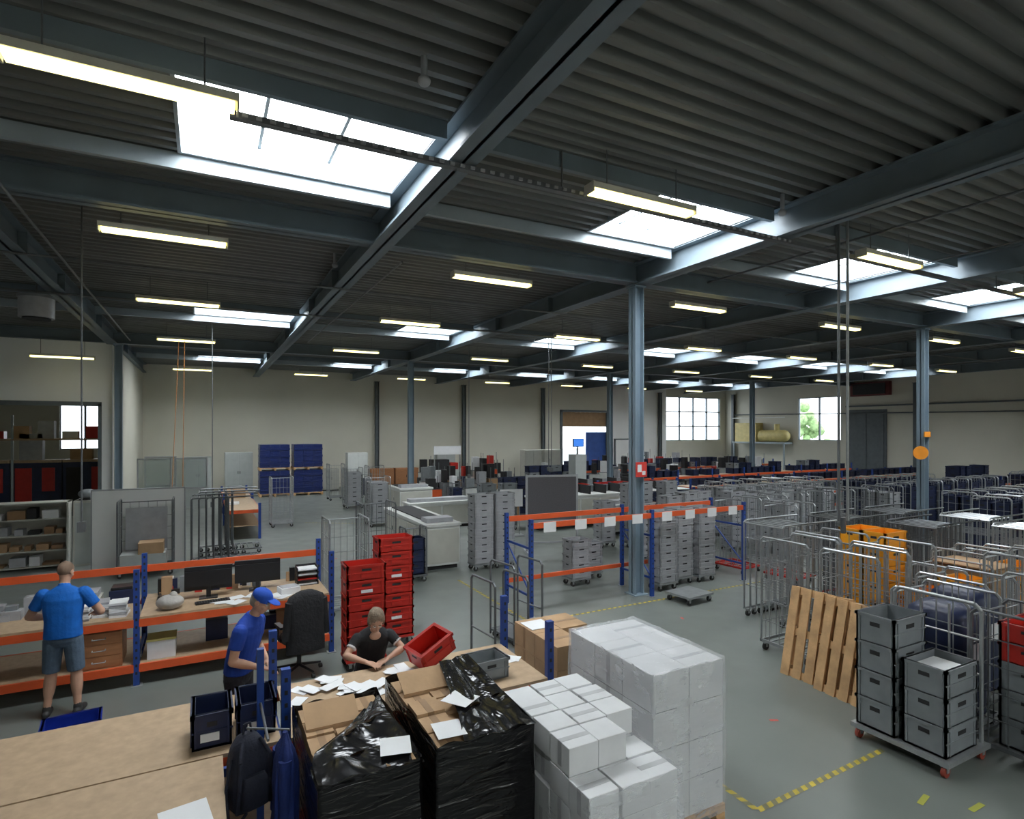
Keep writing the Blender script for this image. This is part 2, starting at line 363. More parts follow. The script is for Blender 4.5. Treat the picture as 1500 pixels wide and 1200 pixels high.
# ------------------------------------------------------------ foreground pallets
def carton(b,x0,y0,z0,x1,y1,z1,m=card,tape=cardd,axis='x'):
    g=.004; b.box(x0+g,y0+g,z0,x1-g,y1-g,z1,m)
    if tape:
        if axis=='x':
            c=(y0+y1)/2; b.box(x0+g-.001,c-.025,z0+.02,x1-g+.001,c+.025,z1+.0015,tape)
        else:
            c=(x0+x1)/2; b.box(c-.025,y0+g-.001,z0+.02,c+.025,y1-g+.001,z1+.0015,tape)
def film_sheet(b,pts4,m,n=26,amp=.02,seed=0,sag=0):
    rnd=random.Random(seed); vs=[];fs=[]; P=[Vector(p) for p in pts4]
    ph=[(rnd.uniform(8,26),rnd.uniform(-6,6),rnd.uniform(0,6),rnd.uniform(.3,1)) for _ in range(6)]
    for j in range(n+1):
        for i in range(n+1):
            u=i/n; v=j/n; p=P[0]*(1-u)*(1-v)+P[1]*u*(1-v)+P[2]*u*v+P[3]*(1-u)*v
            w=sum(math.sin(a*u+c*v+q)*k for a,c,q,k in ph)/4
            vs.append((p.x,p.y,p.z+amp*w-sag*math.sin(math.pi*u)*math.sin(math.pi*v)))
    for j in range(n):
        for i in range(n): q=j*(n+1)+i; fs.append((q,q+1,q+n+2,q+n+1))
    b.add(vs,fs,m,True)
def film_wall(b,x0,y0,x1,y1,z0,z1,m,amp=.012,n=30,seed=1,K=14):
    rnd=random.Random(seed)
    ring=[]; per=[(x0,y0),(x1,y0),(x1,y1),(x0,y1)]
    for e in range(4):
        a=per[e];c=per[(e+1)%4]
        for i in range(n): ring.append((a[0]+(c[0]-a[0])*i/n,a[1]+(c[1]-a[1])*i/n))
    N=len(ring); vs=[];fs=[]
    cx,cy=(x0+x1)/2,(y0+y1)/2; ph=[rnd.uniform(0,6) for _ in range(4)]
    for k in range(K+1):
        for i,(x,y) in enumerate(ring):
            o=amp*(.25*rnd.random()+math.sin(i*.33+k*.5+ph[0])*.5+math.sin(k*1.1-i*.21+ph[1])*.6); l=math.hypot(x-cx,y-cy)
            vs.append((x+(x-cx)/l*o,y+(y-cy)/l*o,z0+(z1-z0)*k/K+(.012*math.sin(i*.7+ph[2]) if k==K else 0)))
    for k in range(K):
        for i in range(N): fs.append((k*N+i,k*N+(i+1)%N,(k+1)*N+(i+1)%N,(k+1)*N+i))
    b.add(vs,fs,m,True)
def black_bin(name,x0,y0,x1,y1,zt,seed,sheets,flap,pap):
    b=MB(); pallet_mesh(b,x0-.01,y0,0,x1-x0+.02,y1-y0)
    rnd=random.Random(seed)
    b.box(x0+.02,y0+.02,.15,x1-.02,y1-.02,zt-.18,card)
    nx,ny=3,5; dx=(x1-x0-.06)/nx; dy=(y1-y0-.06)/ny
    for i in range(nx):
        for j in range(ny): carton(b,x0+.03+i*dx,y0+.03+j*dy,zt-.2,x0+.03+(i+1)*dx,y0+.03+(j+1)*dy,zt-.02+rnd.uniform(-.03,.03),axis='y')
    film_wall(b,x0,y0,x1,y1,.12,zt+.02,blackfilm,.007,26,seed)
    for s in sheets: film_sheet(b,s,blackfilm,30,.022,seed+3)
    x,y,a=flap
    mt=Matrix.Translation((x,y,zt+.0))@Matrix.Rotation(a,4,'X')
    b.box(0,0,0,.38,.22,.006,card,mt); b.box(0,0,-.18,.38,.006,0,card,Matrix.Translation((x,y,zt)))
    for (px_,py_,pz_,an) in pap:
        mt=Matrix.Translation((px_,py_,pz_))@Matrix.Rotation(an,4,'Z'); b.box(0,0,0,.2,.22,.002,paper,mt)
    return b.out(name)
black_bin('black_wrapped_pallet_box',.6,3.6,1.25,4.75,1.2,3,
  [((.59,3.59,1.2),(1.26,3.59,1.21),(1.26,3.9,1.23),(.59,3.85,1.2)),((.59,3.85,1.2),(1.26,3.9,1.23),(1.2,4.25,1.27),(.64,4.0,1.215)),((.64,4.0,1.215),(1.2,4.25,1.27),(1.23,4.6,1.24),(1.0,4.35,1.21))],(.64,4.35,.5),[(1.0,3.7,1.245,-.25)])
black_bin('black_wrapped_pallet_box',1.31,3.5,2.03,4.7,1.3,11,
  [((1.5,3.49,1.31),(2.04,3.49,1.31),(2.04,4.0,1.33),(1.6,3.85,1.33)),((1.6,3.85,1.33),(2.04,4.0,1.33),(2.0,4.6,1.42),(1.72,4.55,1.42))],(1.36,4.35,.45),[(1.36,3.6,1.31,-.1),(1.66,3.85,1.35,.6)])
b=MB(); pallet_mesh(b,2.08,2.9,0,.72,1.2); rnd=random.Random(5)
nx,ny=3,5; dx,dy=.72/nx,1.2/ny
for k in range(6):
    for i in range(nx):
        for j in range(ny):
            top=.15+k*.19
            if k==5 and (j==0 or (j==1 and i==2)): continue
            ox=rnd.uniform(-.014,.014); zz=rnd.uniform(-.006,.006) if k==5 else 0
            carton(b,2.08+i*dx+ox,2.9+j*dy+rnd.uniform(-.01,.01),top+zz,2.08+(i+1)*dx+ox,2.9+(j+1)*dy-.004,top+.185+zz,whitebox,seam if (i+j+k)%2==0 else None)
film_wall(b,2.065,2.885,2.825,4.115,.1,1.1,clearfilm,.005,22,9)
b.out('white_carton_pallet',bevel=.004)
b=MB(); pallet_mesh(b,3.15,3.55,0)
for k in range(4):
    for i in range(2):
        for j in range(3): carton(b,3.16+i*.39,3.56+j*.395,.15+k*.31,3.16+(i+1)*.39,3.56+(j+1)*.395,.15+k*.31+.303,whitebox,seam if (i+j)%2 else None)
film_wall(b,3.145,3.545,3.955,4.755,.08,1.4,clearfilm,.008,26,4)
film_sheet(b,((3.145,3.545,1.405),(3.955,3.545,1.405),(3.955,4.755,1.405),(3.145,4.755,1.405)),clearfilm,36,.012,5)
b.out('shrink_wrapped_pallet')
b=MB(); pallet_mesh(b,3.4,5.35,0,.8,1.1)
for k in range(3):
    for i in range(2):
        for j in range(2):
            if k==2 and i==1 and j==0: continue
            carton(b,3.42+i*.38,5.4+j*.5,.15+k*.27,3.8+i*.38,5.9+j*.5,.15+k*.27+.265)
b.box(3.45,6.0,.96,3.75,6.3,.965,paper); b.out('cardboard_carton_pallet')
b=MB(); tote(b,-.1,5.02,.9,.3,.4,.27,navy); b.box(-.03,5.02-.002,.96,.1,5.03,1.02,paper); b.out('navy_crate')
b=MB(); tote(b,.22,5.05,.9,.3,.4,.27,navy); b.box(.3,5.05-.002,.96,.43,5.06,1.02,paper); b.out('navy_crate')
b=MB(); tote(b,0,0,0,.4,.3,.2,greyp); b.out('grey_crate',(2.28,5.08,.9),.05)
b=MB(); tote(b,0,0,0,.42,.32,.2,red); o=b.out('red_crate'); o.rotation_euler=(.1,-.4,.25); o.location=(1.95,5.5,.92)
b=MB(); rnd=random.Random(2)
for i in range(26):
    x=rnd.uniform(.7,1.8); y=rnd.uniform(5.2,5.85)
    mt=Matrix.Translation((x,y,.902+.0012*i))@Matrix.Rotation(rnd.uniform(0,3),4,'Z'); b.box(-.1,-.06,0,.1,.06,.001,paper,mt)
for i in range(4):
    mt=Matrix.Translation((2.75+.05*i,5.5,.902+.0012*i))@Matrix.Rotation(i*.8,4,'Z'); b.box(-.1,-.07,0,.1,.07,.001,paper,mt)
b.out('scattered_letters')
b=MB(); mt=Matrix.Translation((-.1,4.15,.902))@Matrix.Rotation(.15,4,'Z'); b.box(-.14,-.2,0,.14,.2,.002,paper,mt); b.out('paper_sheet')
# backpack hanging on the hook arm
fabric=M('backpack_fabric',(.010,.013,.028),.8,0,.2,20,.3,60)
b=MB(); b.rings([(0,0,0,.11,.08),(0,0,.03,.13,.1),(0,0,.17,.135,.11),(0,.005,.32,.13,.1),(0,.01,.42,.11,.085),(0,.015,.48,.07,.06),(0,.02,.5,.03,.03)],fabric,.65,28,.03,1)
b.rings([(0,-.11,.04,.08,.03),(0,-.12,.06,.095,.045),(0,-.12,.22,.09,.045),(0,-.11,.26,.07,.02)],fabric,.6,24,.03,2)
b.path([(-.03,0.02,.48),(-.02,0.02,.565),(.02,0.02,.565),(.03,0.02,.48)],.008,fabric,8)
for s in (-1,1): b.path([(.06*s,-.05,.47),(.1*s,-.13,.38),(.11*s,-.14,.2),(.11*s,-.1,.03)],.014,fabric,8)
b.path([(-.12,-.03,.38),(-.17,-.06,.2),(-.16,-.08,0),(-.1,-.08,-.06),(-.04,-.08,0)],.01,fabric,8); b.out('backpack',(.27,4.46,.72),.3)
jk=M('jacket_blue',(.008,.024,.14),.85,0,.3,6,.5,25)
b=MB(); b.rings([(-.01,0,.42,.085,.19),(-.01,0,.5,.088,.2),(0,0,.65,.085,.19),(0,0,.8,.08,.175),(0,.01,.95,.078,.16),(0,.01,1.08,.07,.145),(0,0,1.16,.055,.1),(0,0,1.22,.03,.05),(0,0,1.27,.015,.02)],jk,.75,56,.17,4)
b.cyl((-.03,.1,1.12),(-.045,.17,.66),.042,jk,12,.036); b.cyl((-.01,-.1,1.12),(-.03,-.18,.6),.045,jk,12,.036); b.out('hanging_blue_jacket',(.49,4.27,0))
# ------------------------------------------------------------ desk bench items
def monitor(x,y,w=.54):
    b=MB(); b.box(-w/2,-.02,.12,w/2,.02,.46,black); b.box(-w/2+.015,.02,.135,w/2-.015,.022,.445,dark); b.box(-w/2+.01,-.05,.18,w/2-.01,-.02,.4,black)
    b.box(-.03,-.04,.02,.03,0,.2,black); b.box(-.12,-.1,0,.12,.08,.015,black); return b.out('computer_monitor',(x,y,.9),random.uniform(-.1,.1))
monitor(.05,9.6,.62); monitor(.72,9.72,.64)
b=MB(); b.box(-.22,-.07,0,.22,.07,.02,black); 
for i in range(12):
    for j in range(4): b.box(-.2+i*.033,-.055+j*.028,.02,-.175+i*.033,-.035+j*.028,.026,rubber)
b.out('keyboard',(.1,9.3,.9),.1)
b=MB()
for k in range(4): b.box(0,0,k*.075,.32,.28,k*.075+.008,black); b.box(0,.27,k*.075,.32,.28,k*.075+.06,black); b.box(0,0,k*.075,.01,.28,k*.075+.06,black); b.box(.31,0,k*.075,.32,.28,k*.075+.06,black); b.box(.02,.02,k*.075+.008,.3,.25,k*.075+.03,red if k==1 else paper)
b.out('letter_tray',(1.28,9.6,.9))
b=MB(); b.box(0,0,0,.42,.4,.16,cabg); b.box(.03,.05,.16,.39,.38,.24,lgrey); b.box(.05,-.08,.05,.37,.05,.06,paper); b.box(.28,-.003,.1,.38,0,.14,dark); b.out('printer',(-1.68,9.55,.9),0,.01)
b=MB()
for i in range(3):
    for k in range(6): mt=Matrix.Translation((.2*i,.1*(i%2),k*.032))@Matrix.Rotation(random.uniform(-.12,.12),4,'Z'); b.box(0,0,0,.19,.26,.028,paper if (i+k)%3 else lgrey,mt)
b.out('document_stack',(-1.5,9.1,.9))
b=MB(); b.box(0,0,0,.3,.3,.2,navy); b.box(.02,.02,.2,.28,.28,.24,black); b.out('file_box',(-1.18,9.75,.9),0,.01)
b=MB(); b.ball((0,0,.1),1,M('plastic_bag',(.4,.38,.35),.6,0,.1,5,.6,20),(.17,.13,.1),14,10); b.ball((.04,0,.19),.05,MATS['plastic_bag']); b.out('plastic_bag',(-.42,9.2,.9))
b=MB(); rnd=random.Random(8)
for i in range(12):
    mt=Matrix.Translation((rnd.uniform(0,1.3),rnd.uniform(0,.3),.0012*i))@Matrix.Rotation(rnd.uniform(0,3),4,'Z'); b.box(-.12,-.08,0,.12,.08,.001,paper,mt)
b.out('loose_papers',(0.1,9.1,.902))
b=MB(); b.box(0,0,0,.28,.22,.1,paper); b.box(.02,.02,.1,.26,.2,.11,lgrey); b.out('paper_ream_box',(1.0,9.15,.9),.2,.005)
b=MB(); b.box(0,0,0,.14,.22,.05,black); b.cyl((.03,.02,.07),(.03,.2,.07),.02,black,8); b.out('desk_telephone',(-.6,9.6,.9))
b=MB(); rnd=random.Random(12)
for i in range(34):
    x=rnd.uniform(-.45,1.6) ; y=rnd.uniform(.0,.2); h=rnd.uniform(.03,.26); w=rnd.uniform(.04,.14); b.box(x,y,0,x+w,y+w*.8,h,rnd.choice([black,navy,greyp,paper,card,black,red]))
b.out('desk_clutter',(-.2,9.9,.9))
b=MB()
for i in range(22):
    x=rnd.uniform(0,1.2); y=rnd.uniform(0,.4); h=rnd.uniform(.05,.3); w=rnd.uniform(.06,.24); b.box(x,y,0,x+w,y+w*.8,h,rnd.choice([black,navy,greyp,paper,card,lgrey,black]))
b.out('desk_clutter',(-3.15,9.5,.9))
b=MB()
for i in range(9):
    x=rnd.uniform(0,1.6); y=rnd.uniform(0,.4); h=rnd.uniform(.1,.35); w=rnd.uniform(.15,.3); b.box(x,y,0,x+w,y+w*.8,h,rnd.choice([black,navy,greyp,card,dark]))
b.out('shelf_clutter',(-.3,9.45,.28))
b=MB(); b.box(0,0,0,.5,.5,.46,woodd)
for k in range(3): b.box(.015,-.012,.02+k*.148,.485,0,.158+k*.148,woodd); b.path([(.18,-.012,.1+k*.148),(.18,-.04,.09+k*.148),(.32,-.04,.09+k*.148),(.32,-.012,.1+k*.148)],.006,galv)
b.out('wooden_drawer_unit',(-1.45,9.06,.28))
b=MB(); b.box(0,0,0,.33,.3,.24,whitebox); b.box(-.01,-.01,.24,.34,.31,.27,M('lid_yellow',(.5,.45,.15),.5)); b.out('archive_box',(-.68,9.1,.28),0,.004)
b=MB(); tote(b,0,0,0,.55,.38,.16,bluep); b.out('blue_crate',(-1.55,7.7,0),.1)
# office chair with jacket
b=MB()
for i in range(5):
    a=2*math.pi*i/5; b.cyl((0,0,.12),(.3*math.cos(a),.3*math.sin(a),.08),.022,black,8,.015); b.cyl((.3*math.cos(a)-.02,.3*math.sin(a),.03),(.3*math.cos(a)+.02,.3*math.sin(a),.03),.03,rubber,10)
b.cyl((0,0,.1),(0,0,.45),.03,black,10); b.rings([(0,0,.45,.2,.2),(0,0,.47,.245,.24),(0,0,.52,.25,.25),(0,0,.545,.22,.22)],black,.7)
b.rings([(0,-.22,.56,.18,.03),(0,-.24,.6,.22,.045),(0,-.25,.8,.23,.05),(0,-.27,1.0,.22,.045),(0,-.28,1.1,.18,.035)],black,.7); b.box(-.03,-.28,.42,.03,-.24,.7,black)
for s in (-1,1): b.path([(.24*s,.0,.48),(.29*s,0,.55),(.29*s,0,.68)],.018,black,8); b.box(.26*s-.03,-.12,.68,.26*s+.04,.14,.71,black)
jb=M('jacket_black',(.014,.014,.017),.85,0,.3,8,.5,25)
b.rings([(0,-.27,.38,.25,.06),(0,-.27,.5,.26,.075),(0,-.27,.7,.255,.08),(0,-.28,.9,.26,.085),(0,-.28,1.04,.26,.085),(0,-.28,1.13,.22,.075),(0,-.28,1.18,.13,.06),(0,-.28,1.2,.08,.04)],jb,.75,40,.07,6)
for s in (-1,1): b.cyl((.22*s,-.29,1.07),(.27*s,-.27,.58),.06,jb,10,.05)
b.out('office_chair',(1.15,8.45,0),.2)
def redstack(x,y,n):
    b=MB(); castors(b,0,0,.56,.4); b.box(0,0,.13,.56,.4,.165,red)
    for k in range(n): tote(b,0,0,.17+k*.215,.56,.4,.222,red); b.box(.2,-.003,.22+k*.215,.36,.012,.26+k*.215,paper if k%3==1 else red)
    b.out('red_crate_stack',(x,y,0))
redstack(1.72,8.1,6); redstack(2.34,8.75,7)
c1=cage_mesh('roll_cage',m=galv); place(c1,1.95,10.6)
c2=cage_mesh('roll_cage_with_navy_crates',w=.5,d=.5,h=1.2,load=load_totes([(.03,.05,3,navy,.27)],.44),m=galvd); place(c2,3.85,12.2)
cdk=cage_mesh('roll_cage',m=galvd); place(cdk,3.05,12.6)
b=MB()
for x in (0,.55):
    b.path([(x,0,.05),(x,0,1.2-x*.0),(x,.05,1.25),(x,.6,1.25),(x,.65,1.2),(x,.65,.05)],.018,galvd,8); b.cyl((x,0,.5),(x,.65,.5),.012,galvd)
b.cyl((0,0,.12),(.55,0,.12),.018,galvd,8); b.cyl((0,.65,.12),(.55,.65,.12),.018,galvd,8); b.box(0,0,.1,.55,.65,.13,galvd); castors(b,0,0,.55,.65)
tr=b.out('tubular_trolley',(3.5,7.1,0),.1); inst(tr,4.2,7.85,.15)
# ------------------------------------------------------------ central rack
b=MB(); xs=(5.15,7.95,10.6)
for x in xs:
    for y in (9.0,9.95): upright(b,x,y,1.75)
    b.box(x-.012,9.03,.35,x+.012,9.92,.39,blue); b.box(x-.012,9.03,1.2,x+.012,9.92,1.24,blue)
    b.cyl((x,9.02,.4),(x,9.93,1.2),.015,blue)
for a,c in zip(xs[:-1],xs[1:]):
    for y in (8.98,9.93): b.box(a+.035,y,1.58,c-.035,y+.045,1.68,orange)
    b.box(a+.035,9.93,.4,c-.035,9.975,.48,orange)
    for i in range(4):
        x=a+.25+i*(c-a-.5)/3.4; b.box(x,8.97,1.5,x+.26,8.978,1.68,paper)
b.out('pallet_rack')
b=MB(); b.box(.2,0,.13,.9,.6,.17,galv); castors(b,.2,0,.9,.6); b.out('dolly',(7.9,8.1,0),.1)
for x,y,n,h in ((8.3,9.15,9,.17),(8.95,9.35,9,.17),(9.55,9.3,9,.17),(6.9,10.3,5,.17),(7.45,10.6,4,.17)): stack('grey_tote_stack',x,y,.5,.4,n,h,lgrey)
for x,y,n in ((5.62,12.5,10),(6.2,12.55,10),(9.9,13.3,7),(11.4,11.6,9),(12,11.7,9),(12.7,11.2,9),(10.6,13,10),(11.3,13.3,10),(12.1,13.1,10),(10.4,11.2,9),(9.7,11.4,8)): stack('grey_tote_stack',x,y,.52,.4,n,.17,lgrey)
b=MB(); b.box(0,0,.9,1.35,.04,2.1,boardg); b.box(-.03,-.01,.87,1.38,.05,.92,lgrey); b.box(-.03,-.01,2.08,1.38,.05,2.13,lgrey)
for x in (-.05,1.35): b.box(x,-.01,.1,x+.05,.05,2.15,lgrey); b.box(x,-.3,.05,x+.05,.34,.1,lgrey)
b.box(0,.0,.3,1.35,.04,.34,lgrey); b.out('mobile_pinboard',(7.65,13.55,0),-.3)
def machine(name,x0,y0,x1,y1,h,slots=0,mm=cabw):
    b=MB(); b.box(x0,y0,.1,x1,y1,h-.12,mm); b.box(x0+.05,y0+.05,0,x1-.05,y1-.05,.1,dark); b.box(x0-.03,y0-.03,h-.12,x1+.03,y1+.03,h-.05,mm)
    L=y1-y0; n=max(2,int(L/.7))
    for i in range(n):
        y=y0+L*i/n; b.box(x0-.008,y+.03,.15,x0,y+L/n-.03,h-.18,cabg); b.box(x0-.02,y+L/n-.12,h*.5,x0-.008,y+L/n-.09,h*.5+.12,dark)
    n2=max(1,int((x1-x0)/.8))
    for i in range(n2):
        x=x0+(x1-x0)*i/n2; b.box(x+.03,y0-.008,.15,x+(x1-x0)/n2-.03,y0,h-.18,cabg)
    if slots:
        for i in range(slots):
            x=x0+(x1-x0)*(i+.15)/slots; b.box(x,y0+.1,h-.05,x+(x1-x0)/slots*.1,y1-.1,h+.25,dark)
            b.box(x,y1-.2,h-.05,x+(x1-x0)/slots*.9,y1-.12,h+.2,greyp)
    else:
        b.box(x0+.1,y0+.2,h-.05,x1-.1,y0+.6,h+.06,lgrey); b.box(x0+.15,y0+.7,h-.05,x1-.15,y1-.15,h-.02,dark) if L>1 else None
    return b.out(name,bevel=.008)
machine('mail_sorting_machine',4.62,13.1,5.5,16.6,1.15)
machine('mail_sorting_machine',9.8,16.6,16.5,17.5,1.15,10)
machine('mail_sorting_machine',6.6,21.6,7.9,23.4,1.15)
machine('conveyor_sorter',10.3,20.2,17.3,21,1.0,9)
machine('packing_table',6.0,18.6,8.3,19.3,.95); machine('packing_table',11.3,14.8,12.9,15.6,1.0)
# ------------------------------------------------------------ long sorting shelves
def shelf_row(name,x0,x1,y,h=.95,crate=navy,d=.8,stackn=1,seed=0):
    rnd=random.Random(seed); b=MB(); n=max(1,round((x1-x0)/2.6))
    for i in range(n+1):
        x=x0+(x1-x0)*i/n
        for yy in (y,y+d): b.box(x-.04,yy-.03,0,x+.04,yy+.03,h+.35,blue)
    b.box(x0,y-.03,h-.12,x1,y,h,orange); b.box(x0,y+d,h-.12,x1,y+d+.03,h,orange); b.box(x0,y-.03,.3,x1,y,.4,orange)
    b.box(x0,y,h-.02,x1,y+d,h,board); b.box(x0,y,.36,x1,y+d,.38,board)
    x=x0+.1
    while x<x1-.5:
        if rnd.random()<.85:
            for k in range(1+(rnd.random()<.3)*stackn): tote(b,x,y+.1,h+k*.28,.42,.58,.3,crate if rnd.random()<.9 else greyp)
        if rnd.random()<.8: tote(b,x,y+.1,.38,.42,.58,.3,crate if rnd.random()<.7 else greyp)
        x+=.5
    return b.out(name)
shelf_row('sorting_rack',13.2,25,14.6,seed=1,stackn=0)
shelf_row('sorting_rack',18.0,36,18.0,seed=2,stackn=0)
shelf_row('sorting_rack',19,36,22.3,seed=3)
shelf_row('sorting_rack',18.5,36,28.0,seed=4)
shelf_row('sorting_rack',25.4,37,12.6,seed=5,crate=navy,stackn=2)
shelf_row('sorting_rack',26,37,8.0,seed=6,crate=navy,stackn=2)
shelf_row('sorting_rack',11.2,17.0,18.4,crate=red,seed=9,stackn=0)
cg=cage_mesh('roll_cage_with_grey_totes',load=load_totes([(.06,.05,7,lgrey,.2),(.06,.43,7,lgrey,.2)])); place(cg,13.5,11.4)
cn=cage_mesh('roll_cage_with_navy_crates',load=load_totes([(.06,.05,5,navy,.29),(.06,.43,5,navy,.29)])); place(cn,18.95,9.9)
cred=cage_mesh('roll_cage_with_red_crates',load=load_totes([(.06,.05,7,red,.2),(.06,.43,7,red,.2)])); place(cred,20.3,6.3)
cr=cage_mesh('roll_cage_with_red_base',basem=red); place(cr,10.95,9.3,.1)
for x,y in ((14.4,11.5),(15.3,11.6),(16.2,11.6),(14.2,12.8),(15.2,12.9),(16.2,12.8),(17.2,12.7),(18.1,12.6),(17.1,11.5)): inst(cg,x,y)
for i in range(7):
    inst(cn,18.95+.9*i,7.5)
    if i: inst(cn,18.95+.9*i,9.9)
    inst(cn if i%3 else cred,19.3+.9*i,5.2+.1*(i%2)) 
for x,y in ((17.6,7.6),(16.9,6.6),(17.8,6.5),(17.4,5.4)): inst(cn,x,y,.05)
for i in range(5): inst(cn,19.5+.9*i,11.6)
for i in range(6): inst(cn,28+.95*i,10.2)
for x,y in ((11.95,9.4),(12.8,9.6),(13.7,9.6),(14.6,9.5),(15.5,9.5),(16.4,9.4),(17.3,9.6)): inst(random.choice([c1,cdk,cg]),x,y,random.uniform(-.06,.06))
inst(cr,11.2,8.1,.1)
nt1=nested('nested_roll_cages',6); place(nt1,8.6,6.5); ntd=nested('nested_roll_cages',6,m=galvd,basem=red); place(ntd,10.4,6.5)
ntg=nested('nested_roll_cages',6,m=galvd,basem=M('green_base',(.03,.2,.12),.5)); place(ntg,12.2,6.5)
inst(ntd,10.9,5.3); inst(nt1,12.7,5.3)
inst(c1,7.5,5.25); inst(c1,7.5,4.28)
cy=cage_mesh('roll_cage_with_yellow_crates',h=1.5,load=load_totes([(.06,.05,6,yellow,.27),(.06,.43,6,yellow,.27)])); place(cy,9.2,5.15)
cy2=cage_mesh('roll_cage_with_yellow_crates',h=1.4,load=load_totes([(.06,.05,4,yellow,.27),(.06,.43,3,yellow,.27)])); place(cy2,9.25,4.1)
def ld(b):
    for k in range(4): b.box(.06,.06,.17+k*.27,.66,.76,.17+k*.27+.26,card)
    b.box(.0,.0,1.28,.72,.82,1.3,card)
cc=cage_mesh('roll_cage_with_cartons',load=ld,h=1.5); place(cc,10.15,4.2); inst(c1,9.2,3.1); inst(cy2,11.1,4.2); inst(c1,10.1,3.15); inst(nt1,12.1,4.2)
inst(c1,8.4,5.35); inst(cr,8.4,4.42)
for i,(x,y) in enumerate(((6.94,4.28),(7.08,4.55))):
    b=MB(); pallet_mesh(b,0,0,0); o=b.out('wooden_pallet')
    o.matrix_world=Matrix.Translation((x-.02*i,y-(.0 if i else .25),.0))@Matrix.Rotation(.1*(i-.5),4,'Z')@Matrix.Rotation(math.radians(13),4,'Y')@Matrix(((0,0,-1,.144),(1,0,0,0),(0,1,0,.0),(0,0,0,1)))
b=MB(); castors(b,0,0,.8,.95,m=wheelr); b.box(0,0,.12,.8,.95,.165,galv)
for k in range(4): tote(b,.02,.5,.17+k*.3,.6,.42,.31,greyp)
for k in range(3): tote(b,.05,.04,.17+k*.28,.6,.42,.29,greyp)
b.box(.1,.1,.96,.55,.4,.965,paper)
b.path([(.75,.06,.15),(.75,.06,1.5),(.75,.12,1.56),(.75,.85,1.56),(.75,.9,1.5),(.75,.9,.15)],.02,galv,8); b.cyl((.75,.35,.2),(.75,.35,1.5),.012,galv); b.cyl((.75,.62,.2),(.75,.62,1.5),.012,galv)
for k in range(3): b.cyl((.75,.06,.5+k*.35),(.75,.9,.5+k*.35),.012,galv)
b.out('crate_dolly',(6.25,2.93,0))
def nv(b):
    b.rings([(.37,.41,.17,.28,.33),(.37,.41,.6,.29,.34),(.37,.41,1.1,.285,.335),(.37,.41,1.28,.27,.31),(.37,.41,1.34,.2,.24),(.37,.41,1.36,.1,.12)],navy,.45,36,.03,3); b.box(.2,.06,.8,.4,.068,1.0,paper)
cnv=cage_mesh('roll_cage_with_navy_cover',load=nv,m=galv,h=1.5); place(cnv,7.2,3.18)
crd=cage_mesh('roll_cage_with_mixed_crates',load=lambda b:([tote(b,.06,.1,.17+k*.28,.6,.5,.29,greyp) for k in range(3)],[tote(b,.06,.1,1.01+k*.2,.6,.5,.2,red) for k in range(2)]),h=1.5,m=galvd); place(crd,7.05,2.3)
inst(c1,8.1,2.45); inst(cnv,8.2,3.42)
# ------------------------------------------------------------ left / back furniture
b=MB()
b.box(0,.5,0,1.7,.52,1.6,cabg); b.box(0,0,0,.03,.5,1.6,cabg); b.box(1.67,0,0,1.7,.5,1.6,cabg)
for z in (.05,.42,.8,1.18,1.57): b.box(0,0,z,1.7,.5,z+.03,cabg)
rnd=random.Random(4)
for z in (.08,.45,.83,1.21):
    x=.06
    while x<1.5:
        w=rnd.uniform(.12,.35); b.box(x,.1,z,x+w,.42,z+rnd.uniform(.05,.26),rnd.choice([paper,lgrey,cardd,dark,card])); x+=w+rnd.uniform(.02,.12)
b.box(1.72,-.3,0,1.76,.0,1.6,cabg); b.box(1.8,0,0,2.4,.5,1.6,cabg); b.box(1.83,-.01,.05,2.37,0,1.55,cabm); b.box(2.3,-.03,.7,2.33,-.01,.9,dark)
b.out('open_storage_cabinet',(-4.65,17.6,0))
b=MB(); b.cyl((0,0,0),(0,0,.04),.18,black,16); b.ball((0,0,.15),1,greyp,(.2,.2,.12)); b.out('lamp_dome',(-2.6,17.85,1.6))
b=MB(); b.box(0,0,.02,1.9,.05,1.9,wallw); b.box(-.03,-.01,0,0,.06,1.93,lgrey); b.box(1.9,-.01,0,1.93,.06,1.93,lgrey); b.box(-.03,-.01,1.9,1.93,.06,1.93,lgrey); b.out('white_partition_panel',(-2.35,16.75,0),-.06)
ld2=lambda b:(b.box(.05,.1,.17,.95,.7,.5,cabm),b.box(.4,.1,.5,.9,.6,.75,card),b.box(.1,.75,.3,.95,.78,1.5,lgrey))
cb=cage_mesh('roll_cage_with_carton',w=1.1,load=ld2,m=galvd); place(cb,-1.75,15.6)
ntl=nested('nested_roll_cages',6,m=galvd,d=.9); place(ntl,-.3,15.7)
inst(ntl,-.15,17.2)
inst(c1,2.0,21.3)
b=MB()
for x,y in ((.6,19.5),(1.5,19.5),(.6,22.7),(1.5,22.7),(.6,26),(1.5,26)): b.box(x-.04,y-.04,0,x+.04,y+.04,1.1,blue)
b.box(.58,19.5,.8,.62,26,.9,orange); b.box(1.48,19.5,.8,1.52,26,.9,orange); b.box(.6,19.5,.88,1.5,26,.91,board); b.box(.6,19.48,.8,1.5,19.52,.9,orange); b.box(.6,19.5,.4,1.5,26,.42,board); b.box(1.48,19.5,.3,1.52,26,.4,orange)
b.box(.7,23,.91,1.3,23.5,1.2,card); b.box(.8,25,.91,1.3,25.4,1.15,greyp); b.box(.7,21,.91,1.0,21.3,.98,paper); b.out('orange_work_table')
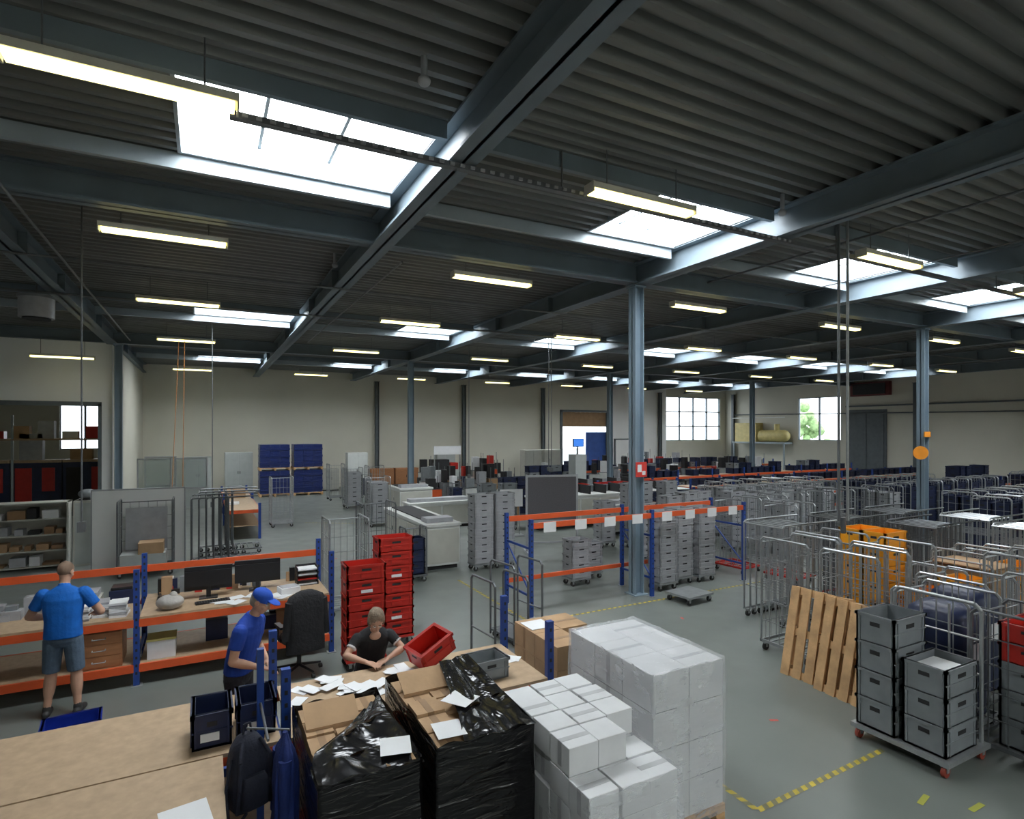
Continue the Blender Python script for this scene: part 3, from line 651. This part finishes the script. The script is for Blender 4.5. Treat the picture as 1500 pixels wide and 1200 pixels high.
for x,y in ((-2.4,27.5),(-1.1,27.6),(-2.3,29.5)):
    b=MB(); b.box(0,0,0,.05,.05,2.2,lgrey); b.box(1.15,0,0,1.2,.05,2.2,lgrey); b.box(0,0,2.15,1.2,.05,2.2,lgrey); b.box(0,0,.9,1.2,.05,.95,lgrey); b.box(.05,.02,.05,1.15,.03,.9,cabm); b.box(.05,.02,.95,1.15,.03,2.15,glass); b.out('glazed_screen',(x,y,0),random.uniform(-.1,.1))
def bluepal(x,y,z,sd):
    b=MB(); rnd=random.Random(sd); pallet_mesh(b,0,0,0,1.45,1.2)
    for k in range(4):
        for i in range(3):
            for j in range(2): o=rnd.uniform(-.012,.012); b.box(.03+i*.465,.04+j*.56+o,.15+k*.29,.03+i*.465+.455,.59+j*.56+o,.15+k*.29+.28,bluefilm)
    for k in range(3): b.box(.02,.02,.3+k*.36,1.43,1.18,.4+k*.36,bluefilm)
    b.out('blue_wrapped_pallet',(x,y,z))
for x in (2.4,4.0):
    for z in (0,1.31): bluepal(x,31.3,z,int(x*10+z*3))
def cabinet(name,x,y,w,d,h,m=cabm):
    b=MB(); b.box(0,0,.05,w,d,h,m); b.box(.02,.02,0,w-.02,d,.05,dark); b.box(.02,-.015,.08,w/2-.01,0,h-.03,m); b.box(w/2+.01,-.015,.08,w-.02,0,h-.03,m); b.box(w/2-.06,-.03,h*.5,w/2-.03,-.015,h*.5+.15,dark); b.box(w/2+.03,-.03,h*.5,w/2+.06,-.015,h*.5+.15,dark)
    return b.out(name,(x,y,0),bevel=.006)
cabinet('metal_cabinet',.9,32.8,1.3,.6,2.2); cabinet('metal_cabinet',6.9,32.2,1.1,.6,2.1,cabw); cabinet('wooden_cabinet',8.4,33.3,1.4,.6,1.1,woodd); cabinet('wooden_cabinet',9.9,33.3,1.4,.6,1.1,woodd)
cabinet('metal_cabinet',16.2,29,1.1,.6,2.2,cabg); cabinet('metal_cabinet',17.5,29,1.1,.6,2.2,cabg); cabinet('metal_cabinet',5.7,33,.9,.6,1.2,cabg)
cabinet('metal_cabinet',-.9,33,1.2,.6,2.0); cabinet('metal_cabinet',12.6,33.6,1.2,.6,2.0,cabm); cabinet('metal_cabinet',19,33.6,1.2,.6,2.0,cabg)
b=MB(); b.box(0,0,0,2,1,1.0,cabm); b.box(.2,.1,1.0,1.2,.9,1.6,dark); b.box(1.3,.2,1.0,1.8,.8,1.4,red); b.box(.2,.0,1.9,1.9,.05,2.4,paper); b.cyl((.25,.05,1),(.25,.05,2.4),.03,galv); b.cyl((1.85,.05,1),(1.85,.05,2.4),.03,galv); b.out('strapping_machine',(11.6,32.0,0))
b=MB(); b.box(0,0,.0,.6,.6,2.2,cabm); b.cyl((.3,.3,2.2),(.3,.3,2.6),.04,galvd); b.box(0,.2,2.55,.6,.26,2.95,black); b.box(.03,.19,2.58,.57,.2,2.92,screen); b.out('terminal_with_screen',(15.2,22.4,0))
def jumble(name,x0,y0,x1,y1,n,seed,hmax=1.7):
    rnd=random.Random(seed); b=MB()
    for i in range(n):
        x=rnd.uniform(x0,x1); y=rnd.uniform(y0,y1); w=rnd.uniform(.3,.8); d=rnd.uniform(.3,.6); h=rnd.uniform(.6,hmax); m=rnd.choice([cabm,greyp,cabw,lgrey,dark,cabg,card,orange,navy,cabw])
        b.box(x,y,0.05,x+w,y+d,h*.6,m); b.box(x+.03,y+.03,0,x+w-.03,y+d-.03,.05,dark); b.box(x+.05,y+.05,h*.6,x+w*.6,y+d*.8,h,rnd.choice([dark,lgrey,black,red,paper,greyp]))
        b.box(x-.01,y-.01,h*.6-.03,x+w+.01,y+d+.01,h*.6,galvd); b.cyl((x+w*.9,y+.05,h*.6),(x+w*.9,y+.05,h+.2),.015,galvd)
    return b.out(name)
jumble('packing_equipment_cluster',8.6,24.5,17.4,27,28,21); jumble('packing_equipment_cluster',9.2,28.6,15.2,31,18,22,1.9); jumble('packing_equipment_cluster',8.6,18,9.6,18.9,4,23); jumble('packing_equipment_cluster',20,30,30,33,26,24,1.8); jumble('packing_equipment_cluster',18.9,24.8,34,27,34,25,1.7); jumble('packing_equipment_cluster',13.5,15.6,17,16,5,26,1.3)
b=MB()
for i in range(4):
    for k in range(4): tote(b,i*.62,0,.15+k*.35,.6,.45,.34,navy)
b.box(0,0,0,2.5,.5,.15,galvd); b.out('navy_crate_rack',(9.9,19.45,0)) 
b=MB()
for i in range(5):
    for k in range(5): tote(b,i*.62,0,.15+k*.3,.6,.45,.3,navy if (i+k)%3 else greyp)
b.box(0,0,0,3.1,.5,.15,galvd); b.out('navy_crate_rack',(13.4,23.6,0))
for x,y in ((5.0,19.8),(5.3,25),(6.5,26),(8.9,22),(5.2,28.2),(6.8,28.6)): inst(random.choice([c1,c2,cg,cdk]),x,y)
stack('grey_tote_stack',8.0,17.2,.55,.42,8,.18,greyp); stack('grey_tote_stack',8.7,17.1,.55,.42,8,.18,greyp)
b=MB(); b.box(0,0,0,.75,.02,.55,paper); b.cyl((.1,.01,-.9),(.1,.01,0),.015,galv); b.cyl((.65,.01,-.9),(.65,.01,0),.015,galv); b.box(0,-.2,-.92,.75,.2,-.88,galv); b.out('notice_stand',(8.2,16.3,.92),-.2)
b=MB(); b.box(7.66,9.14,2.4,7.94,9.155,2.7,signr); b.box(7.7,9.135,2.5,7.8,9.14,2.65,paper); b.box(7.82,9.135,2.44,7.9,9.14,2.52,paper); b.out('fire_extinguisher_sign')
b=MB(); b.cyl((17.95,9.12,2.7),(17.97,9.14,2.7),.19,signo,20); b.box(17.95,9.13,2.66,18.28,9.15,2.72,galvd); b.box(18.2,9.14,3.15,18.5,9.17,3.3,signo); b.out('round_orange_sign')
b=MB(); b.box(38.6,21.5,5.6,38.95,24.0,6.5,M('heater_red',(.15,.03,.03),.5)); b.box(38.55,21.7,5.7,38.6,23.8,6.4,dark); b.out('wall_heater')
b=MB(); ycol=M('compressor_yellow',(.6,.5,.2),.5)
b.box(38.0,28.6,2.3,38.95,33.4,2.42,steel_l); b.cyl((38.5,29.0,2.9),(38.5,31,2.9),.45,ycol,16); b.box(38.1,31.2,2.42,38.9,33.2,3.9,ycol); b.ball((38.5,29.0,2.9),.45,ycol); b.cyl((38.5,29.6,3.3),(38.5,29.6,3.8),.2,ycol,10)
for y in (28.7,33.3): b.box(38.05,y-.05,0,38.15,y+.05,2.3,steel_l)
b.cyl((38.05,28.6,4.3),(38.05,33.4,4.3),.03,wallw); b.out('compressor_platform')
b=MB()
for i in range(4):
    x=-9.5+i*1.55
    b.box(x,28,0,x+1.5,28.6,2.1,navy); b.box(x,27.95,2.1,x+1.5,28.7,2.2,board)
    b.box(x+.1,27.98,.2,x+.6,28.0,1.9,dark if i%2 else red); b.box(x+.9,27.98,1.0,x+1.3,28.0,1.9,red); b.box(x+.2,28.1,2.2,x+.9,28.5,2.6+.3*(i%3),card if i%2 else lgrey)
b.box(-9.5,27.9,2.95,-3.2,28.7,3.02,board)
for i in range(8): b.box(-9.4+i*.75,28.1,3.02,-8.9+i*.75,28.5,3.3+.2*((i*7)%3),[card,lgrey,paper,red][i%4])
for x in (-9.5,-6.4,-3.25): b.box(x,27.9,0,x+.07,27.97,3.9,steel_l)
b.out('annex_storage_racks')
def dashes(name,p0,p1,w=.06):
    b=MB(); p0=Vector(p0);p1=Vector(p1); L=(p1-p0).length; t=(p1-p0)/L; ang=math.atan2(t.y,t.x); n=int(L/.06)
    mt0=Matrix.Translation((p0.x,p0.y,0))@Matrix.Rotation(ang,4,'Z')
    for i in range(n):
        m=tapey if i%2==0 else tapek
        q=i*L/n; vs=[mt0@Vector(v) for v in ((q,-w/2,.003),(q+L/n,-w/2,.003),(q+L/n+.03,w/2,.003),(q+.03,w/2,.003))]; b.add(vs,[(0,1,2,3)],m)
    b.out(name)
dashes('floor_tape',(4.3,3.5),(6.25,3.55)); dashes('floor_tape',(4.3,3.5),(4.3,4.3)); dashes('floor_tape',(5.2,8.75),(10.9,8.75)); dashes('floor_tape',(5.0,8.75),(5.0,12))
dashes('floor_tape',(3.2,22),(6.5,20)); dashes('floor_tape',(13,8.8),(17,8.8))
b=MB()
for x,y,a in ((5.75,2.9,.2),(6.05,2.62,0),(5.6,11.0,.4)): 
    mt=Matrix.Translation((x,y,.003))@Matrix.Rotation(a,4,'Z'); b.box(-.1,-.025,0,.1,.025,.001,M('tape_lime',(.4,.4,.07),.6),mt)
for x,y in ((5.8,4.5),(7.5,7.7),(5.5,9.6),(2.2,14),(3,15.5)): mt=Matrix.Translation((x,y,.003))@Matrix.Rotation(x,4,'Z'); b.box(-.05,-.02,0,.05,.02,.001,M('tape_red',(.55,.1,.08),.6),mt)
b.out('floor_marks')
for x,y,s in ((62,44,.9),(60,36,.7)):
    b=MB(); b.cyl((0,0,-.1),(0,0,3.5),.25,bark,10,.15); rnd=random.Random(int(x))
    for i in range(30): b.ball((rnd.gauss(0,1.3),rnd.gauss(0,1.3),4.0+rnd.gauss(0,1.1)),rnd.uniform(.4,.8),leaf,nu=9,nv=6)
    o=b.out('tree',(x,y,0)); o.scale=(s,s,s)
# ------------------------------------------------------------ people
class Body:
    def __init__(s): s.v=[]; s.f=[]; s.l=[]
    def add(s,vs,fs,l):
        o=len(s.v); s.v+=[Vector(v) for v in vs]
        for f in fs: s.f.append([i+o for i in f]); s.l.append(l)
    def lathe(s,p0,p1,prof,l,n=14,fl=1,ux=None):
        p0=Vector(p0);p1=Vector(p1);t=(p1-p0).normalized()
        u=(Vector(ux)-t*Vector(ux).dot(t)).normalized() if ux else t.orthogonal().normalized(); w=t.cross(u)
        vs=[];fs=[]
        for q,r in prof:
            for i in range(n):
                a=2*math.pi*i/n; vs.append(p0+t*q+u*(math.cos(a)*r)+w*(math.sin(a)*r*fl))
        k=len(prof)
        for j in range(k-1):
            for i in range(n): fs.append((j*n+i,j*n+(i+1)%n,(j+1)*n+(i+1)%n,(j+1)*n+i))
        fs.append(tuple(range(n-1,-1,-1))); fs.append(tuple(range((k-1)*n,k*n)))
        s.add(vs,fs,l)
    def cap(s,p0,p1,r0,r1,l,bulge=0,fl=1,ux=None,flat=False,n=14):
        L=(Vector(p1)-Vector(p0)).length; pr=[]
        if not flat:
            for a in (88,60,30): pr.append((-r0*math.sin(math.radians(a)),r0*math.cos(math.radians(a))))
        for k in range(7):
            t=k/6; pr.append((L*t,r0+(r1-r0)*t+bulge*math.sin(math.pi*min(1,t*1.5)) if t<.67 else r0+(r1-r0)*t))
        if not flat:
            for a in (30,60,88): pr.append((L+r1*math.sin(math.radians(a)),r1*math.cos(math.radians(a))))
        s.lathe(p0,p1,pr,l,n,fl,ux)
    def ell(s,c,r,l,mt=None):
        b=MB(); b.ball((0,0,0),1,steel,r,16,12); mt=mt or Matrix.Identity(4)
        fs=[f for f in b.f]; s.add([mt@(Vector(v)) + Vector(c) for v in b.v],fs,l)
    def loft(s,rings,l,n=20):
        vs=[];fs=[];K=len(rings)
        for k,(c,rx,ry) in enumerate(rings):
            a=Vector(rings[max(0,k-1)][0]);bb=Vector(rings[min(K-1,k+1)][0]);t=(bb-a).normalized(); u=Vector((1,0,0)); w=t.cross(u)
            for i in range(n):
                an=2*math.pi*i/n; ca,sa=math.cos(an),math.sin(an)
                vs.append(Vector(c)+u*rx*math.copysign(abs(ca)**.85,ca)+w*ry*math.copysign(abs(sa)**.85,sa))
        for k in range(K-1):
            for i in range(n): fs.append((k*n+i,k*n+(i+1)%n,(k+1)*n+(i+1)%n,(k+1)*n+i))
        fs.append(tuple(range(n-1,-1,-1))); fs.append(tuple(range((K-1)*n,K*n))); s.add(vs,fs,l)
    def hand(s,w,d,nrm,side,curl=.35,l='skin'):
        w=Vector(w);d=Vector(d).normalized();nrm=Vector(nrm); nrm=(nrm-d*nrm.dot(d)).normalized(); lat=d.cross(nrm)*side
        for i,(o,L) in enumerate(((.03,.9),(.01,1.0),(-.01,.94),(-.03,.76))):
            k=w+d*(.088-.004*abs(i-1))+lat*o*1.05
            s.cap(w+d*.012+lat*o*.55,k,.015,.0115,l,n=10)
            p=k; a=curl*.5; 
            for sl,r in ((.042,.0088),(.027,.008),(.02,.0072)):
                dd=(d*math.cos(a)+nrm*math.sin(a)+lat*o*1.5).normalized(); q=p+dd*sl*L; s.cap(p,q,r,r*.93,l,n=8); p=q; a+=curl
        p=w+d*.02+lat*.024; q=p+(d*.6+lat*.75+nrm*.25).normalized()*.042; s.cap(p,q,.014,.0105,l,n=10); q2=q+(d*.9+lat*.35+nrm*.3).normalized()*.03; s.cap(q,q2,.0105,.0095,l,n=8); q3=q2+(d+nrm*.3).normalized()*.022; s.cap(q2,q3,.0095,.008,l,n=8)
    def arm(s,sh,el,wr,side,sleeve,l='shirt',hd=None,nrm=(0,0,-1),curl=.35,k=1):
        sh=Vector(sh);el=Vector(el);wr=Vector(wr)
        s.cap(sh,el,.048*k,.04*k,'skin'); s.cap(el,wr,.041*k,.026*k,'skin',.006)
        s.cap(sh,sh+(el-sh)*.2,.068*k,.066*k,l); s.cap(sh,sh+(el-sh)*sleeve,.066*k,.06*k,l,flat=True)
        s.hand(wr,hd or (wr-el),nrm,side,curl)
    def head(s,c,yaw,pitch,hair,cap=False):
        R=Matrix.Rotation(yaw,4,'Z')@Matrix.Rotation(-pitch,4,'X'); c=Vector(c)
        def e(o,r,l): s.ell(c+R@Vector(o),r,l,R)
        e((0,-.01,.03),(.076,.095,.09),'skin'); e((0,.015,-.03),(.062,.078,.085),'skin'); e((0,.05,-.085),(.032,.032,.028),'skin')
        for k,sg in enumerate((-1,1)):
            e((.077*sg,-.005,-.005),(.011,.021,.032),'skin'); e((.03*sg,.079,.008),(.013,.012,.009),'eye'); e((.03*sg,.0895,.008),(.006,.004,.006),'iris'); e((.03*sg,.085,.03),(.02,.008,.005),'hair'); e((.038*sg,.06,-.025),(.022,.02,.02),'skin')
        s.cap(c+R@Vector((0,.087,.01)),c+R@Vector((0,.107,-.025)),.009,.013,'skin',n=10); e((0,.083,-.055),(.026,.011,.005),'lip'); e((0,.082,-.063),(.021,.011,.005),'lip')
        if hair=='buzz': e((0,-.016,.033),(.078,.097,.091),'hair')
        if hair=='short': e((0,-.02,.036),(.082,.098,.092),'hair'); e((0,-.05,-.01),(.076,.06,.07),'hair')
        if hair=='long':
            e((0,-.022,.04),(.086,.1,.094),'hair'); e((0,-.055,-.01),(.08,.062,.08),'hair')
            for sg in (-1,1): e((.074*sg,.0,.0),(.016,.05,.075),'hair')
            e((0,-.12,-.0),(.03,.03,.03),'hair'); s.cap(c+R@Vector((0,-.13,-.0)),c+R@Vector((.02,-.15,-.17)),.028,.014,'hair')
        if cap:
            e((0,-.012,.055),(.087,.106,.082),'cap'); 
            e((0,.115,.06),(.07,.075,.009),'cap'); e((0,-.012,.138),(.01,.01,.006),'cap')
    def out(s,name,mats,loc,rz,voxel=.0068):
        me=bpy.data.meshes.new('tmp'); me.from_pydata([tuple(v) for v in s.v],[],s.f)
        ob=bpy.data.objects.new('tmp',me); COL.objects.link(ob)
        m=ob.modifiers.new('r','REMESH'); m.mode='VOXEL'; m.voxel_size=voxel
        m2=ob.modifiers.new('s','SMOOTH'); m2.factor=.5; m2.iterations=3
        dg=bpy.context.evaluated_depsgraph_get(); nm=bpy.data.meshes.new_from_object(ob.evaluated_get(dg))
        bpy.data.objects.remove(ob)
        bv=BVHTree.FromPolygons(s.v,s.f); labs=list(mats)
        for l in labs: nm.materials.append(mats[l])
        idx=[]
        for p in nm.polygons:
            r=bv.find_nearest(p.center); l=s.l[r[2]] if r[2] is not None else 'skin'
            idx.append(labs.index(l))
        nm.polygons.foreach_set('material_index',idx); nm.polygons.foreach_set('use_smooth',[True]*len(idx)); nm.update()
        o=bpy.data.objects.new(name,nm); nm.name=name; COL.objects.link(o); o.location=loc; o.rotation_euler[2]=rz; return o
skin=M('skin',(.5,.29,.2),.55,0,.06,12); eye=M('eye_white',(.7,.7,.68),.3); iris=M('iris',(.05,.04,.03),.3); lip=M('lips',(.42,.17,.14),.5)
shirtb=M('polo_blue',(.0,.12,.5),.8,0,.12,9,.35,18); shirtb2=M('polo_royal_blue',(.005,.045,.32),.8,0,.12,9,.35,18)
denim=M('denim',(.08,.12,.17),.85,0,.15,14,.3,30); pants=M('dark_trousers',(.02,.022,.03),.85,0,.1,9,.3,20); shirtk=M('tshirt_black',(.012,.012,.014),.85,0,.1,9,.3,20)
hairb=M('hair_stubble',(.2,.13,.09),.8); hairg=M('hair_grey',(.25,.22,.19),.7); hairl=M('hair_blond_grey',(.2,.15,.105),.6,0,.25,40,.4,80); shoe=M('shoe_dark',(.03,.03,.03),.6); capb=M('cap_blue',(.01,.07,.42),.8)
trimw=M('tshirt_trim_white',(.6,.6,.6),.8)
p=Body()
for sg in (-1,1):
    hip=Vector((.095*sg,0,.9)); kn=Vector((.125*sg,.015,.49)); an=Vector((.15*sg,-.03,.09))
    p.cap(hip,kn,.088,.058,'skin'); p.cap(kn,an,.058,.036,'skin',.012)
    p.cap(hip,hip+(kn-hip)*.25,.1,.1,'pants'); p.cap(hip,hip+(kn-hip)*.93,.104,.088,'pants',flat=True)
    p.cap(an+Vector((0,-.03,-.04)),an+Vector((.02*sg,.15,-.052)),.042,.036,'shoe'); p.cap(an+Vector((0,0,-.03)),an+Vector((0,0,.02)),.044,.043,'shoe')
p.loft([((0,0,.82),.12,.09),((0,0,.88),.18,.125),((0,0,.97),.185,.13)],'pants')
p.loft([((0,0,.93),.192,.138),((0,0,1.02),.186,.137),((0,0,1.12),.182,.135),((0,.005,1.25),.2,.138),((0,.01,1.36),.212,.13),((0,.02,1.44),.19,.11),((0,.025,1.49),.11,.085),((0,.03,1.515),.065,.065)],'shirt')
p.cap((0,.03,1.48),(0,.055,1.6),.056,.054,'skin'); p.cap((0,.025,1.5),(0,.035,1.535),.062,.06,'shirt',flat=True)
p.arm((-.2,.015,1.42),(-.35,.06,1.17),(-.2,.3,1.08),-1,.62,hd=(.4,.8,-.3),k=1.12)
p.arm((.2,.015,1.42),(.36,.05,1.17),(.24,.3,1.1),1,.62,hd=(-.3,.85,-.3),k=1.12)
p.head((0,.075,1.665),-.3,.35,'buzz')
ms=dict(skin=skin,eye=eye,iris=iris,lip=lip,shirt=shirtb,pants=denim,shoe=shoe,hair=hairb)
p.out('man_in_blue_polo',ms,(-1.47,8.5,0),math.radians(-8))
p=Body()
for sg in (-1,1):
    hip=Vector((.09*sg,0,.9)); kn=Vector((.1*sg,.03,.49)); an=Vector((.12*sg,-.02,.1))
    p.cap(hip,kn,.098,.07,'pants'); p.cap(kn,an,.07,.055,'pants'); p.cap(an+Vector((0,-.03,-.05)),an+Vector((.02*sg,.14,-.06)),.042,.036,'shoe')
p.loft([((0,0,.82),.12,.09),((0,0,.9),.17,.12),((0,.01,.98),.172,.122)],'pants')
p.loft([((0,.01,.95),.18,.13),((0,.02,1.05),.172,.128),((0,.045,1.15),.175,.13),((0,.08,1.27),.19,.13),((0,.11,1.37),.2,.12),((0,.13,1.44),.17,.1),((0,.145,1.49),.09,.075),((0,.155,1.51),.065,.065)],'shirt')
p.cap((0,.14,1.47),(0,.2,1.57),.053,.05,'skin')
p.arm((-.19,.11,1.39),(-.26,.06,1.13),(-.06,.26,1.03),-1,.6,hd=(.5,.6,-.3),k=1.05)
p.arm((.19,.11,1.39),(.27,.08,1.13),(.12,.3,1.02),1,.6,hd=(-.4,.75,-.3),k=1.05)
p.head((0,.23,1.635),.0,.5,'short',True)
ms=dict(skin=skin,eye=eye,iris=iris,lip=lip,shirt=shirtb2,pants=pants,shoe=shoe,hair=hairg,cap=capb)
p.out('man_in_blue_cap',ms,(.3,6.42,0),math.radians(-120))
p=Body()
for sg in (-1,1):
    hip=Vector((.09*sg,0,.62)); kn=Vector((.12*sg,.4,.6)); an=Vector((.12*sg,.36,.14))
    p.cap(hip,kn,.085,.062,'pants'); p.cap(kn,an,.062,.045,'pants'); p.cap(an+Vector((0,-.03,-.09)),an+Vector((0,.14,-.1)),.04,.034,'shoe'); p.cap(an,an+Vector((0,0,-.08)),.04,.04,'shoe')
p.loft([((0,-.03,.55),.13,.1),((0,-.02,.62),.175,.13),((0,.0,.72),.16,.12)],'pants')
p.loft([((0,-.01,.68),.165,.125),((0,.03,.8),.15,.115),((0,.09,.92),.16,.12),((0,.16,1.03),.172,.122),((0,.21,1.11),.165,.1),((0,.245,1.165),.09,.075),((0,.26,1.185),.06,.06)],'shirt')
p.cap((0,.24,1.15),(0,.31,1.24),.045,.043,'skin'); p.ell((0,.31,1.13),(.06,.03,.045),'skin')
p.arm((-.17,.2,1.09),(-.29,.32,.96),(-.09,.46,.925),-1,.55,hd=(.75,.5,-.1),k=.88)
p.arm((.17,.2,1.09),(.3,.3,.96),(.12,.47,.925),1,.55,hd=(-.6,.6,-.1),k=.88)
for sg in (-1,1):
    a=Vector((.17*sg,.2,1.09)); e=Vector((.295*sg,.31,.96)); p.cap(a+(e-a)*.52,a+(e-a)*.6,.056,.055,'trim',flat=True)
p.head((0,.345,1.305),.0,.75,'long')
ms=dict(skin=skin,eye=eye,iris=iris,lip=lip,shirt=shirtk,pants=pants,shoe=shoe,hair=hairl,trim=trimw)
p.out('seated_woman',ms,(1.62,6.42,.04),math.radians(176))
b=MB(); b.cyl((0,0,.5),(0,0,.55),.17,black,20); b.cyl((0,0,.05),(0,0,.5),.025,galv,10)
for i in range(5): a=6.283*i/5; b.cyl((0,0,.07),(.25*math.cos(a),.25*math.sin(a),.03),.018,black,8)
b.out('work_stool',(1.62,6.48,0))
# ------------------------------------------------------------ world, camera
w=bpy.data.worlds.new('world'); sc.world=w; w.use_nodes=True
nt=w.node_tree; bg=nt.nodes['Background']; bg.inputs[0].default_value=(.85,.93,1,1); bg.inputs[1].default_value=4
cam=bpy.data.cameras.new('camera'); co=bpy.data.objects.new('camera',cam); COL.objects.link(co)
cam.sensor_width=36; cam.lens=850/1500*36; cam.shift_y=.02; cam.clip_start=.05; cam.clip_end=300
co.location=(0,0,3.35); co.rotation_euler=(math.pi/2,0,math.radians(-27.9))
sc.camera=co
sc.view_settings.view_transform='Standard'; sc.view_settings.look='None'; sc.view_settings.exposure=.08
